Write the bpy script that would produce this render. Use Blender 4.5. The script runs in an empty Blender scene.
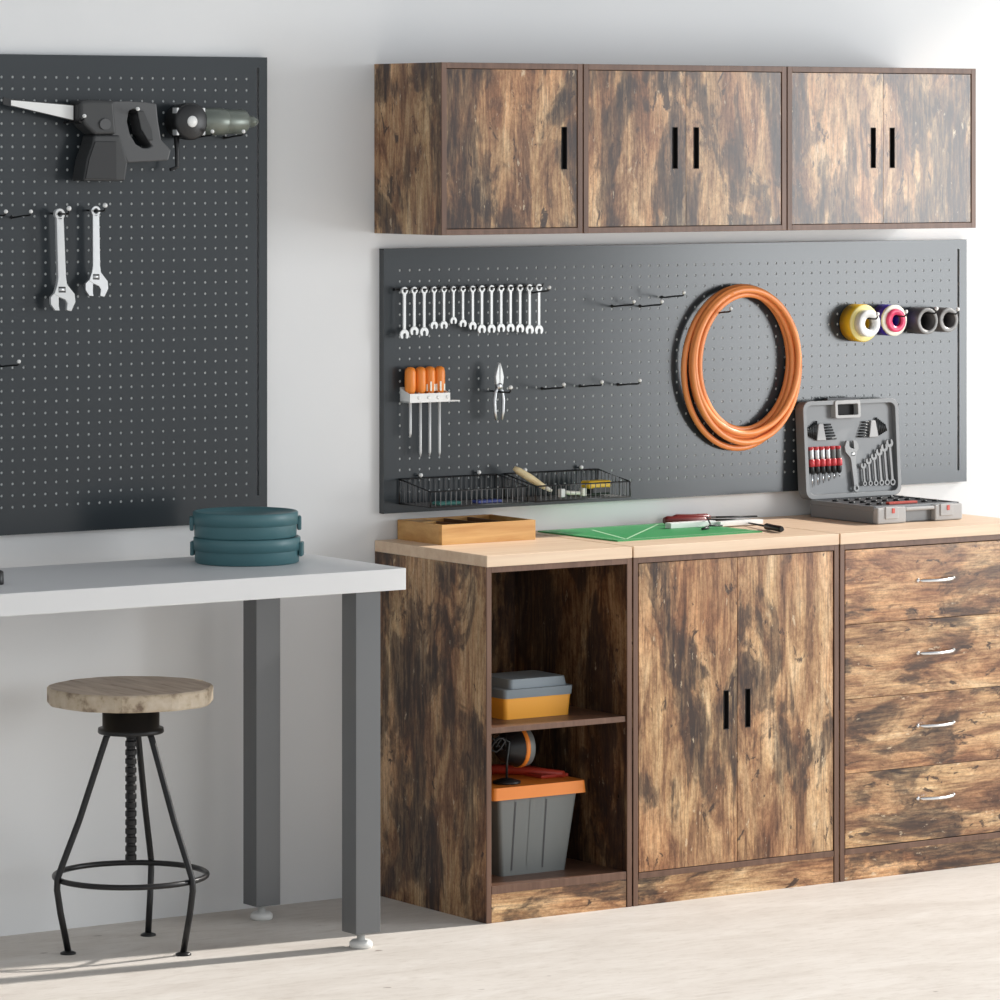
import bpy, math, random
from mathutils import Vector, Matrix
random.seed(4)
S = 0.01                      # everything below is written in centimetres
C = bpy.context.scene.collection
sc = bpy.context.scene

# ---------------------------------------------------------------- camera
FPX, TH, CX, CY, CZ, HV = 4429.8, 0.593, -551.62, -870.88, 175.06, 141.83
cd = bpy.data.cameras.new('camera'); cam = bpy.data.objects.new('camera', cd); C.objects.link(cam)
cam.location = (CX*S, CY*S, CZ*S); cam.rotation_euler = (math.pi/2, 0, -TH)
cd.sensor_width = 36; cd.lens = FPX*36/1000; cd.shift_y = -(500-HV)/1000
cd.clip_start = 0.1; cd.clip_end = 100
sc.camera = cam

# ---------------------------------------------------------------- light
w = bpy.data.worlds.new('world'); sc.world = w; w.use_nodes = True
bg = w.node_tree.nodes['Background']; bg.inputs[1].default_value = 1.02
_t = w.node_tree.nodes.new('ShaderNodeTexCoord'); _s = w.node_tree.nodes.new('ShaderNodeSeparateXYZ'); _r = w.node_tree.nodes.new('ShaderNodeValToRGB')
w.node_tree.links.new(_t.outputs['Generated'], _s.inputs[0]); w.node_tree.links.new(_s.outputs['Z'], _r.inputs[0]); _m = w.node_tree.nodes.new('ShaderNodeMapRange'); w.node_tree.links.new(_s.outputs['X'], _m.inputs[0])
_m.inputs[1].default_value = -0.9; _m.inputs[2].default_value = 0.2; _m.inputs[3].default_value = 0.75; _m.inputs[4].default_value = 1.05
_v = w.node_tree.nodes.new('ShaderNodeVectorMath'); _v.operation = 'SCALE'; w.node_tree.links.new(_r.outputs[0], _v.inputs[0]); w.node_tree.links.new(_m.outputs[0], _v.inputs['Scale'])
w.node_tree.links.new(_v.outputs[0], bg.inputs[0])      # dimmer towards the left end of the room
_r.color_ramp.elements[0].position = 0.22; _r.color_ramp.elements[0].color = (0.93, 0.97, 1.0, 1)
_r.color_ramp.elements[1].position = 0.62; _r.color_ramp.elements[1].color = (0.27, 0.285, 0.31, 1)   # bright horizon, dimmer overhead
sd = bpy.data.lights.new('sun', 'SUN'); sun = bpy.data.objects.new('sun', sd); C.objects.link(sun)
EL, AZ = math.radians(32), math.radians(6.2)
sdir = Vector((-math.cos(AZ)*math.cos(EL), math.sin(AZ)*math.cos(EL), -math.sin(EL)))
sun.rotation_euler = sdir.to_track_quat('-Z', 'Y').to_euler(); sun.location = (6, -2, 4)
sd.energy = 5.0; sd.angle = math.radians(1.6); sd.color = (1.0, 0.95, 0.89)
ad = bpy.data.lights.new('daylight_opening', 'AREA'); al = bpy.data.objects.new('daylight_opening', ad); C.objects.link(al)
ad.shape = 'RECTANGLE'; ad.size = 1.6; ad.size_y = 2.0; ad.energy = 114; ad.color = (0.95, 0.98, 1.0)
al.location = (4.47, -3.7, 1.5)
al.rotation_euler = (Vector((1.2, 0, 1.35)) - al.location).to_track_quat('-Z', 'Y').to_euler()
sc.view_settings.view_transform = 'Standard'; sc.view_settings.look = 'None'
sc.view_settings.exposure = 0.06; sc.view_settings.gamma = 1; sc.view_settings.use_curve_mapping = False

def at(u, v, y):
    """point of the room at depth y (cm) seen at image position u, v (1000 x 1000)"""
    s, c = math.sin(TH), math.cos(TH); t = (u-500)/FPX
    k = (y-CY)/(c-t*s)
    return Vector((CX+k*(s+t*c), y, CZ-k*(v-HV)/FPX))
def atz(u, v, z):
    s, c = math.sin(TH), math.cos(TH); t = (u-500)/FPX
    k = (z-CZ)/(-(v-HV)/FPX)
    return Vector((CX+k*(s+t*c), CY+k*(c-t*s), z))

# ---------------------------------------------------------------- materials
def pmat(name, col, rough=0.5, metal=0.0, spec=0.5, coat=0.0):
    m = bpy.data.materials.new(name); m.use_nodes = True
    b = m.node_tree.nodes['Principled BSDF']
    b.inputs['Base Color'].default_value = (*col, 1); b.inputs['Roughness'].default_value = rough
    b.inputs['Metallic'].default_value = metal; b.inputs['Specular IOR Level'].default_value = spec
    b.inputs['Coat Weight'].default_value = coat
    return m
def ramp(nt, stops):
    r = nt.nodes.new('ShaderNodeValToRGB'); e = r.color_ramp.elements
    while len(e) < len(stops): e.new(0.5)
    for k, (p, c) in enumerate(stops):
        e[k].position = p; e[k].color = (*c, 1) if len(c) == 3 else c
    return r
def noise(nt, vec, scale, detail=4, rough=0.5, dist=0.0):
    n = nt.nodes.new('ShaderNodeTexNoise'); n.inputs['Scale'].default_value = scale
    n.inputs['Detail'].default_value = detail; n.inputs['Roughness'].default_value = rough
    n.inputs['Distortion'].default_value = dist; nt.links.new(vec, n.inputs['Vector']); return n
def coords(nt, scale=(1, 1, 1), rnd=True):
    tc = nt.nodes.new('ShaderNodeTexCoord'); out = tc.outputs['Object']
    if rnd:
        oi = nt.nodes.new('ShaderNodeObjectInfo'); mu = nt.nodes.new('ShaderNodeMath'); mu.operation = 'MULTIPLY'
        mu.inputs[1].default_value = 37.0; nt.links.new(oi.outputs['Random'], mu.inputs[0])
        ad_ = nt.nodes.new('ShaderNodeVectorMath'); nt.links.new(out, ad_.inputs[0]); nt.links.new(mu.outputs[0], ad_.inputs[1])
        out = ad_.outputs[0]
    mp = nt.nodes.new('ShaderNodeMapping'); mp.inputs['Scale'].default_value = scale
    nt.links.new(out, mp.inputs['Vector']); return mp.outputs[0]
def mixc(nt, a, b, fac, mode='MIX'):
    m = nt.nodes.new('ShaderNodeMix'); m.data_type = 'RGBA'; m.blend_type = mode
    for s_, v in ((6, a), (7, b)):
        if hasattr(v, 'links'): nt.links.new(v, m.inputs[s_])
        else: m.inputs[s_].default_value = (*v, 1)
    if hasattr(fac, 'links'): nt.links.new(fac, m.inputs[0])
    else: m.inputs[0].default_value = fac
    return m.outputs[2]

def rustic(name, grain='z', bright=1.0, dark=0.0):
    """smoked rustic oak: tan and reddish streaks along the grain, sharp burnt patches, flecks"""
    m = pmat(name, (0.3, 0.2, 0.1), 0.24, spec=0.42); nt = m.node_tree; b = nt.nodes['Principled BSDF']
    z = grain == 'z'; k = bright
    def sc_(a): return (1, 1, a) if z else (a, 1, 1)
    def rmp(fac, stops):
        r = ramp(nt, stops); nt.links.new(fac, r.inputs[0]); return r.outputs[0]
    n1 = noise(nt, coords(nt, sc_(0.22)), 17, 10, 0.72, 0.5)
    col = rmp(n1.outputs['Fac'], [(0.34, (0.10*k, 0.047*k, 0.028*k)), (0.44, (0.27*k, 0.138*k, 0.072*k)), (0.50, (0.44*k, 0.255*k, 0.130*k)),
                   (0.57, (0.60*k, 0.385*k, 0.205*k)), (0.68, (0.82*k, 0.60*k, 0.37*k))])
    nb = noise(nt, coords(nt, sc_(0.5)), 5.5, 3, 0.5)                      # broad reddish and olive drifts
    tint = rmp(nb.outputs['Fac'], [(0.38, (1.04, 0.92, 0.86)), (0.5, (1, 1, 1)), (0.64, (1.0, 1.01, 0.97))])
    col = mixc(nt, col, tint, 0.9, 'MULTIPLY')
    nf = noise(nt, coords(nt, sc_(0.045)), 190, 6, 0.7)                     # fine grain lines
    col = mixc(nt, col, rmp(nf.outputs['Fac'], [(0.34, (0.38, 0.33, 0.31)), (0.50, (0.98, 0.98, 0.98)), (0.66, (1.25, 1.22, 1.15))]), 0.8, 'MULTIPLY')
    ns = noise(nt, coords(nt, sc_(0.7)), 130, 4, 0.8)                       # rough flecks
    col = mixc(nt, col, rmp(ns.outputs['Fac'], [(0.38, (0.62, 0.57, 0.55)), (0.55, (1.08, 1.08, 1.08))]), 0.6, 'MULTIPLY')
    n3 = noise(nt, coords(nt, sc_(0.42)), 7.5, 12, 0.64, 0.6)               # burnt patches
    f3 = rmp(n3.outputs['Fac'], [(0.49-dark, (0, 0, 0)), (0.535-dark, (0.78, 0.78, 0.78)), (0.60-dark, (0.98, 0.98, 0.98))])
    f5 = rmp(noise(nt, coords(nt, sc_(0.12)), 70, 6, 0.75).outputs['Fac'], [(0.36, (0.45, 0.45, 0.45)), (0.56, (1, 1, 1))])
    f = nt.nodes.new('ShaderNodeMath'); f.operation = 'MULTIPLY'; nt.links.new(f3, f.inputs[0]); nt.links.new(f5, f.inputs[1])
    col = mixc(nt, col, (0.036, 0.023, 0.020), f.outputs[0])
    f4 = rmp(noise(nt, coords(nt, sc_(0.45)), 32, 6, 0.65, 0.7).outputs['Fac'], [(0.615, (0, 0, 0)), (0.655, (0.9, 0.9, 0.9))])
    col = mixc(nt, col, (0.045, 0.026, 0.020), f4)                           # knots and worm marks
    f6 = rmp(noise(nt, coords(nt, sc_(0.35)), 60, 5, 0.7).outputs['Fac'], [(0.64, (0, 0, 0)), (0.70, (0.7, 0.7, 0.7))])
    col = mixc(nt, col, (0.78*k, 0.62*k, 0.42*k), f6)                        # worn pale spots
    nt.links.new(col, b.inputs['Base Color'])
    bp = nt.nodes.new('ShaderNodeBump'); bp.inputs['Strength'].default_value = 0.06; bp.inputs['Distance'].default_value = 0.001
    nt.links.new(nf.outputs['Fac'], bp.inputs['Height']); nt.links.new(bp.outputs[0], b.inputs['Normal'])
    return m
def grainy(name, a, b_, rough=0.5, st=(0.06, 1, 1), scale=40, spec=0.4, bands=0):
    m = pmat(name, a, rough, spec=spec); nt = m.node_tree; b = nt.nodes['Principled BSDF']
    v = coords(nt, st); n = noise(nt, v, scale, 6, 0.6, 0.3); r = ramp(nt, [(0.3, a), (0.7, b_)]); nt.links.new(n.outputs['Fac'], r.inputs[0])
    nt.links.new(r.outputs[0], b.inputs['Base Color']); return m

M = {}
M['rustic'] = rustic('smoked_oak', 'z', 0.90, 0.015)
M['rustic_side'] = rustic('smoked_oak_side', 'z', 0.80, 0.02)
M['rustic_base'] = rustic('weathered_oak', 'z', 0.95, -0.02)
M['rustic_flat'] = rustic('weathered_oak_level', 'x', 1.0, -0.03)
M['trim'] = grainy('brown_edge', (0.105, 0.052, 0.032), (0.185, 0.100, 0.064), 0.4, (1, 1, 0.05), 60)
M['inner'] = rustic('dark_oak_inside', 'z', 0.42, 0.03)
M['worktop'] = grainy('pale_beech', (0.66, 0.46, 0.31), (0.80, 0.62, 0.45), 0.45, (0.05, 1, 1), 45)
M['black_void'] = pmat('black_recess', (0.006, 0.005, 0.005), 0.7)
M['board'] = pmat('slate_powder_coat', (0.031, 0.037, 0.042), 0.21, spec=0.42)
M['board_edge'] = pmat('slate_edge', (0.06, 0.066, 0.07), 0.4)  # paler than the board: light put into the colour for the shaded flange
M['backing'] = pmat('pale_backing', (0.50, 0.52, 0.52), 0.8)
M['white_top'] = pmat('white_laminate', (0.74, 0.74, 0.74), 0.42)
M['leg'] = pmat('graphite_steel', (0.14, 0.145, 0.15), 0.38, 0.35)
M['glide'] = pmat('white_glide', (0.7, 0.7, 0.68), 0.3)
M['blacksteel'] = pmat('black_steel', (0.012, 0.012, 0.013), 0.38, 0.2)
M['dull'] = pmat('dull_steel', (0.30, 0.30, 0.30), 0.45, 0.1, 0.3)
M['chrome'] = pmat('polished_steel', (0.82, 0.83, 0.84), 0.22, 1.0)
M['wire'] = pmat('grey_black_wire', (0.11, 0.11, 0.112), 0.4, 0.3)
M['satin'] = pmat('satin_steel', (0.62, 0.63, 0.64), 0.38, 0.85)
M['bright'] = pmat('bright_steel', (0.66, 0.67, 0.67), 0.42, 0.3)
M['orange'] = pmat('orange_rubber', (0.88, 0.30, 0.09), 0.33)
M['orange_p'] = pmat('orange_plastic', (0.85, 0.25, 0.03), 0.4)
M['amber'] = pmat('amber_plastic', (0.95, 0.42, 0.045), 0.35)
M['redclip'] = pmat('red_plastic', (0.55, 0.055, 0.03), 0.4)
M['red'] = pmat('red_handle', (0.60, 0.05, 0.06), 0.35)
M['darkred'] = pmat('dark_red_handle', (0.16, 0.012, 0.012), 0.35)
M['grey'] = pmat('grey_plastic', (0.16, 0.17, 0.165), 0.45)
M['bluegrey'] = pmat('blue_grey_plastic', (0.20, 0.24, 0.27), 0.45)
M['case'] = pmat('case_grey', (0.20, 0.205, 0.21), 0.42)
M['case_l'] = pmat('case_light_grey', (0.40, 0.395, 0.39), 0.45)
M['case_d'] = pmat('case_dark_grey', (0.055, 0.055, 0.06), 0.5)
M['tool'] = pmat('dark_grey_rubber', (0.036, 0.037, 0.038), 0.5)
M['tool2'] = pmat('mid_grey_plastic', (0.075, 0.076, 0.078), 0.45)
M['greengrey'] = pmat('green_grey_metal', (0.17, 0.19, 0.165), 0.35, 0.4)
M['white'] = pmat('white_plastic', (0.85, 0.85, 0.83), 0.4)
M['black'] = pmat('black_plastic', (0.012, 0.012, 0.013), 0.4)
M['teal'] = pmat('teal_lacquer', (0.068, 0.170, 0.190), 0.42)
M['yellow'] = pmat('yellow_tape', (0.85, 0.52, 0.02), 0.35)
M['yellow_pale'] = pmat('pale_yellow', (0.88, 0.76, 0.30), 0.4)
M['rimgrey'] = pmat('grey_rim', (0.26, 0.255, 0.25), 0.4)
M['cream'] = pmat('cream_tape', (0.86, 0.84, 0.72), 0.35)
M['blue'] = pmat('blue_tape', (0.06, 0.03, 0.42), 0.35)
M['pink'] = pmat('crimson_core', (0.75, 0.04, 0.13), 0.35)
M['taupe'] = pmat('taupe_tape', (0.11, 0.10, 0.10), 0.35)
M['mat_green'] = pmat('green_mat', (0.035, 0.30, 0.09), 0.5)
M['mat_line'] = pmat('mat_line', (0.45, 0.72, 0.45), 0.5)
M['tray'] = grainy('honey_wood', (0.52, 0.25, 0.07), (0.74, 0.45, 0.17), 0.4, (0.08, 0.3, 1), 50)
M['tray_dark'] = grainy('brown_wood', (0.10, 0.045, 0.02), (0.20, 0.10, 0.045), 0.5, (0.08, 0.3, 1), 50)
M['handle_wood'] = grainy('ash_handle', (0.70, 0.55, 0.30), (0.82, 0.70, 0.44), 0.4)
M['hex'] = pmat('black_oxide', (0.022, 0.024, 0.025), 0.4, 0.3)
M['tealitem'] = pmat('teal_cloth', (0.04, 0.16, 0.14), 0.8)
M['blueitem'] = pmat('blue_plastic', (0.04, 0.06, 0.25), 0.5)

# stool seat: greyed timber with cracks
m = pmat('greyed_timber', (0.4, 0.35, 0.3), 0.6); nt = m.node_tree
v = coords(nt, (1, 0.12, 1)); n = noise(nt, v, 45, 7, 0.65, 0.5)
r = ramp(nt, [(0.28, (0.09, 0.065, 0.045)), (0.40, (0.36, 0.28, 0.215)), (0.7, (0.56, 0.47, 0.39))]); nt.links.new(n.outputs['Fac'], r.inputs[0])
nt.links.new(r.outputs[0], nt.nodes['Principled BSDF'].inputs['Base Color']); M['seat'] = m
m = pmat('bark_rim', (0.4, 0.35, 0.3), 0.7); nt = m.node_tree
v = coords(nt); n = noise(nt, v, 28, 6, 0.6)
r = ramp(nt, [(0.33, (0.20, 0.14, 0.095)), (0.48, (0.50, 0.41, 0.30)), (0.7, (0.60, 0.52, 0.42))]); nt.links.new(n.outputs['Fac'], r.inputs[0])
nt.links.new(r.outputs[0], nt.nodes['Principled BSDF'].inputs['Base Color']); M['rim'] = m
# wall
m = pmat('white_plaster', (0.8, 0.8, 0.8), 0.9, spec=0.1); nt = m.node_tree
v = coords(nt, rnd=False); n = noise(nt, v, 1.6, 4, 0.5); r = ramp(nt, [(0.3, (0.76, 0.765, 0.765)), (0.7, (0.80, 0.80, 0.80))]); nt.links.new(n.outputs['Fac'], r.inputs[0])
nt.links.new(r.outputs[0], nt.nodes['Principled BSDF'].inputs['Base Color']); M['wall'] = m
# floor: pale streaky screed
m = pmat('pale_screed', (0.6, 0.55, 0.5), 0.62, spec=0.3); nt = m.node_tree
v = coords(nt, (0.35, 1, 1), rnd=False); n = noise(nt, v, 9, 10, 0.68, 0.6)
r = ramp(nt, [(0.3, (0.56, 0.515, 0.47)), (0.5, (0.63, 0.59, 0.545)), (0.68, (0.69, 0.655, 0.615))]); nt.links.new(n.outputs['Fac'], r.inputs[0])
n2 = noise(nt, v, 55, 6, 0.7); r2 = ramp(nt, [(0.33, (0.84, 0.82, 0.80)), (0.5, (1, 1, 1))]); nt.links.new(n2.outputs['Fac'], r2.inputs[0])
c1 = mixc(nt, r.outputs[0], r2.outputs[0], 0.7, 'MULTIPLY')
v3 = coords(nt, (0.6, 1, 1), rnd=False); n3 = noise(nt, v3, 24, 2, 0.4); r3 = ramp(nt, [(0.745, (0, 0, 0)), (0.765, (0.6, 0.6, 0.6))]); nt.links.new(n3.outputs['Fac'], r3.inputs[0])
c1 = mixc(nt, c1, (0.14, 0.10, 0.08), r3.outputs[0])
nt.links.new(c1, nt.nodes['Principled BSDF'].inputs['Base Color']); M['floor'] = m

# ---------------------------------------------------------------- mesh helpers
class MB:
    def __init__(s): s.v, s.f, s.sm, s.mi = [], [], [], []; s.cur = 0
    def add(s, vs, fs, smooth=False):
        o = len(s.v); s.v += [Vector(p) for p in vs]
        for f in fs: s.f.append([i+o for i in f]); s.sm.append(smooth); s.mi.append(s.cur)
        return s
    def box(s, x0, x1, y0, y1, z0, z1):
        x0, x1 = sorted((x0, x1)); y0, y1 = sorted((y0, y1)); z0, z1 = sorted((z0, z1))
        return s.add([(x0,y0,z0),(x1,y0,z0),(x1,y1,z0),(x0,y1,z0),(x0,y0,z1),(x1,y0,z1),(x1,y1,z1),(x0,y1,z1)],
              [(0,3,2,1),(4,5,6,7),(0,1,5,4),(1,2,6,5),(2,3,7,6),(3,0,4,7)])
    def prism(s, poly, a0, a1, axis='y', smooth=False):
        """polygon in the plane across 'axis', pushed from a0 to a1"""
        n = len(poly)
        def P(p, a): return {'y': (p[0], a, p[1]), 'z': (p[0], p[1], a), 'x': (a, p[0], p[1])}[axis]
        s.add([P(p, a0) for p in poly]+[P(p, a1) for p in poly], [tuple(range(n)), tuple(range(2*n-1, n-1, -1))])
        return s.add([P(p, a0) for p in poly]+[P(p, a1) for p in poly], [(i, i+n, (i+1) % n+n, (i+1) % n) for i in range(n)], smooth)
    def strip(s, outer, inner, a0, a1, axis='y'):
        """ring-shaped plate between two polygons of equal count"""
        n = len(outer)
        def P(p, a): return {'y': (p[0], a, p[1]), 'z': (p[0], p[1], a), 'x': (a, p[0], p[1])}[axis]
        vs = [P(p, a0) for p in outer]+[P(p, a0) for p in inner]+[P(p, a1) for p in outer]+[P(p, a1) for p in inner]
        fs = []
        for i in range(n):
            j = (i+1) % n
            fs += [(i, j, j+n, i+n), (i+2*n, i+3*n, j+3*n, j+2*n), (i, i+2*n, j+2*n, j), (i+n, j+n, j+3*n, i+3*n)]
        return s.add(vs, fs)
    def lathe(s, prof, c=(0,0,0), axis='z', n=32, smooth=True):
        """prof: list of (radius, height along axis)"""
        vs, fs = [], []
        for r, h in prof:
            for i in range(n):
                a = 2*math.pi*i/n; p, q = r*math.cos(a), r*math.sin(a)
                vs.append({'z': (c[0]+p, c[1]+q, c[2]+h), 'y': (c[0]+p, c[1]+h, c[2]+q), 'x': (c[0]+h, c[1]+p, c[2]+q)}[axis])
        for k in range(len(prof)-1):
            for i in range(n):
                j = (i+1) % n; fs.append((k*n+i, k*n+j, (k+1)*n+j, (k+1)*n+i))
        s.add(vs, fs, smooth)
        return s
    def tube(s, pts, rad, n=10, closed=False, smooth=True, caps=True):
        pts = [Vector(p) for p in pts]; m_ = len(pts); vs, fs = [], []
        rs = rad if isinstance(rad, (list, tuple)) else [rad]*m_
        prev = None
        for k in range(m_):
            if closed: t = pts[(k+1) % m_]-pts[k-1]
            else: t = pts[min(k+1, m_-1)]-pts[max(k-1, 0)]
            t.normalize()
            if prev is None:
                up = Vector((0, 0, 1)) if abs(t.z) < 0.9 else Vector((1, 0, 0)); a = t.cross(up).normalized()
            else: a = (prev-t*prev.dot(t)).normalized()
            b = t.cross(a); prev = a
            for i in range(n):
                g = 2*math.pi*i/n; vs.append(pts[k]+(a*math.cos(g)+b*math.sin(g))*rs[k])
        for k in range(m_ if closed else m_-1):
            k2 = (k+1) % m_
            for i in range(n):
                j = (i+1) % n; fs.append((k*n+i, k*n+j, k2*n+j, k2*n+i))
        s.add(vs, fs, smooth)
        if caps and not closed:
            s.add(vs[:n], [tuple(range(n-1, -1, -1))]); s.add(vs[-n:], [tuple(range(n))])
        return s
    def ball(s, c, r, n=12):
        prof = [(r*math.sin(math.pi*k/n)+1e-5, -r*math.cos(math.pi*k/n)) for k in range(n+1)]
        return s.lathe(prof, c, 'z', 14)
    def xf(s, mat):
        s.v = [mat @ p for p in s.v]; return s
    def build(s, name, mat, parent=None, org=(0,0,0), bev=0.0, seg=2):
        me = bpy.data.meshes.new(name); o_ = Vector(org)
        me.from_pydata([tuple((p-o_)*S) for p in s.v], [], s.f)
        mats = mat if isinstance(mat, (list, tuple)) else [mat]
        for mm in mats: me.materials.append(M[mm])
        for p, sm, mi in zip(me.polygons, s.sm, s.mi): p.use_smooth = sm; p.material_index = mi
        import bmesh
        b = bmesh.new(); b.from_mesh(me); bmesh.ops.remove_doubles(b, verts=b.verts, dist=1e-6)
        bmesh.ops.recalc_face_normals(b, faces=b.faces); b.to_mesh(me); b.free()
        o = bpy.data.objects.new(name, me); C.objects.link(o)
        if parent is not None: o.parent = parent
        if bev:
            md = o.modifiers.new('soft_edges', 'BEVEL'); md.width = bev*S; md.segments = seg; md.limit_method = 'ANGLE'; md.angle_limit = math.radians(40)
        return o
def thing(name, label, cat, loc=(0,0,0), rz=0.0, group=None):
    o = bpy.data.objects.new(name, None); C.objects.link(o); o.empty_display_size = 0.05
    o.location = Vector(loc)*S; o.rotation_euler = (0, 0, rz); return tag(o, label, cat, group)
def tag(o, label, cat, group=None):
    o['label'] = label; o['category'] = cat
    if group: o['group'] = group
    return o
def struct(name, mb, mat):
    o = mb.build(name, mat); o['kind'] = 'structure'; return o
def dup(root, loc, rz=None, label=None):
    r = root.copy(); C.objects.link(r); r.location = Vector(loc)*S
    if rz is not None: r.rotation_euler = (0, 0, rz)
    if label: r['label'] = label
    for ch in list(root.children):
        c = ch.copy(); C.objects.link(c); c.parent = r
        for g in ch.children:
            d = g.copy(); C.objects.link(d); d.parent = c
    return r
ORD = ['first','second','third','fourth','fifth','sixth','seventh','eighth','ninth','tenth','eleventh','twelfth','thirteenth','fourteenth','fifteenth']

# ---------------------------------------------------------------- setting
struct('floor', MB().box(-420, 620, -1100, 12, -10, 0), 'floor')
struct('wall_back', MB().box(-420, 620, 0, 12, 0, 480), 'wall')
# unseen slab added far to the right, keeps sun off the upper wall
struct('sun_blocker', MB().box(600, 612, -700, 0, 480, 1100), 'wall')

# ---------------------------------------------------------------- cabinets
def door_with_slot(x0, x1, z0, z1, yf, sx0, sx1, sz0, sz1, th=1.6):
    """door panel with a cut-out grip slot"""
    o = [(x0,z0),(x1,z0),(x1,z1),(x0,z1)]; i = [(sx0,sz0),(sx1,sz0),(sx1,sz1),(sx0,sz1)]
    return MB().strip(o, i, yf, yf+th)
def slot_cup(sx0, sx1, sz0, sz1, yf):
    mb = MB(); mb.box(sx0, sx1, yf+1.3, yf+1.6, sz0, sz1)
    e = 0.09
    mb.box(sx0, sx0+e, yf-0.08, yf+1.3, sz0, sz1); mb.box(sx1-e, sx1, yf-0.08, yf+1.3, sz0, sz1)
    mb.box(sx0, sx1, yf-0.08, yf+1.3, sz0, sz0+e); mb.box(sx0, sx1, yf-0.08, yf+1.3, sz1-e, sz1)
    return mb
def wall_cabinet(x0, x1, doors, label, side='rustic_side'):
    z0, z1, D, t = 153.8, 193.15, 28.65, 1.35
    org = (x0, 0, z0); r_ = thing('wall_cabinet', label, 'wall cabinet', org, group='row of wall cabinets')
    for a, b in ((x0, x0+t), (x1-t, x1)):
        MB().box(a, b, -D+0.3, -0.05, z0, z1).build('side_panel', side, r_, org)
        MB().box(a-0.02, b+0.02, -D, -D+0.3, z0, z1).build('edge_strip', 'trim', r_, org, 0.08)
    MB().box(x0+t, x1-t, -D, -0.05, z1-t, z1).build('top_panel', 'trim', r_, org, 0.08)
    MB().box(x0+t, x1-t, -D, -0.05, z0, z0+t).build('bottom_panel', 'trim', r_, org, 0.08)
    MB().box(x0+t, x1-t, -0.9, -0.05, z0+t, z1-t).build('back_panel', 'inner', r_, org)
    for (a, b, s0) in doors:
        d = door_with_slot(a, b, z0+t+0.12, z1-t-0.12, -D+0.25, s0, s0+1.55, 168.7, 178.5).build('door', 'rustic', r_, org, 0.05)
        h = slot_cup(s0, s0+1.55, 168.7, 178.5, -D+0.25).build('handle', 'black_void', d, org); h['label'] = 'black cut-out grip slot'
wall_cabinet(0.0, 39.1, [(1.47, 37.63, 33.3)], 'narrow single-door wall cabinet in smoked oak, leftmost of the wall cabinets')
wall_cabinet(39.45, 98.8, [(40.92, 69.05, 65.1), (69.15, 97.33, 71.3)], 'double-door smoked oak wall cabinet in the middle of the wall cabinets')
wall_cabinet(99.15, 157.8, [(100.62, 128.65, 124.8), (128.75, 156.33, 130.7)], 'double-door wall cabinet with pale daylight sheen, rightmost on the wall')

def base_shell(x0, x1, name, label, cat, left='rustic_side'):
    org = (x0, 0, 0); r_ = thing(name, label, cat, org)
    D, H, t = 47.0, 79.8, 1.3
    for k, (a, b) in enumerate(((x0, x0+t), (x1-t, x1))):
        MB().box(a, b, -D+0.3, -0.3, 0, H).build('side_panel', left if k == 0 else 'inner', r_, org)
        MB().box(a-0.01, b+0.01, -D, -D+0.3, 0, H).build('edge_strip', 'trim', r_, org, 0.08)
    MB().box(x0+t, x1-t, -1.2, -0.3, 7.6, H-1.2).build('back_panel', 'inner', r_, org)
    MB().box(x0+t, x1-t, -D, -D+2.0, H-1.3, H).build('top_rail', 'trim', r_, org, 0.06)
    MB().box(x0, x1, -D-0.1, -0.2, H, H+2.6).build('worktop', 'worktop', r_, org, 0.12)
    return r_, org
# open shelf unit
r_, org = base_shell(0.0, 40.0, 'shelf_cabinet', 'open-fronted smoked oak shelf cabinet under the left end of the worktops', 'cabinet')
MB().box(1.5, 38.5, -46.6, -1.2, 42.4, 43.7).build('shelf', 'trim', r_, org, 0.06)
MB().box(1.5, 38.5, -46.9, -1.2, 6.4, 8.2).build('bottom_shelf', 'trim', r_, org, 0.06)
MB().box(1.5, 38.5, -46.8, -45.2, 0, 6.4).build('plinth', 'rustic_flat', r_, org)
# double door unit
r_, org = base_shell(40.45, 100.2, 'door_cabinet', 'double-door weathered oak base cabinet with two black grip slots', 'cabinet')
MB().box(41.95, 98.7, -47, -1.2, 6.2, 7.5).build('bottom_panel', 'trim', r_, org, 0.06)
MB().box(41.95, 98.7, -46.8, -45.2, 0, 6.2).build('plinth', 'rustic_flat', r_, org)
for (a, b, s0) in ((42.1, 70.28, 66.3), (70.4, 98.55, 72.6)):
    d = door_with_slot(a, b, 7.65, 78.35, -46.85, s0, s0+1.5, 38.6, 47.6).build('door', 'rustic_base', r_, org, 0.05)
    slot_cup(s0, s0+1.5, 38.6, 47.6, -46.85).build('handle', 'black_void', d, org)['label'] = 'black cut-out grip slot'
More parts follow.
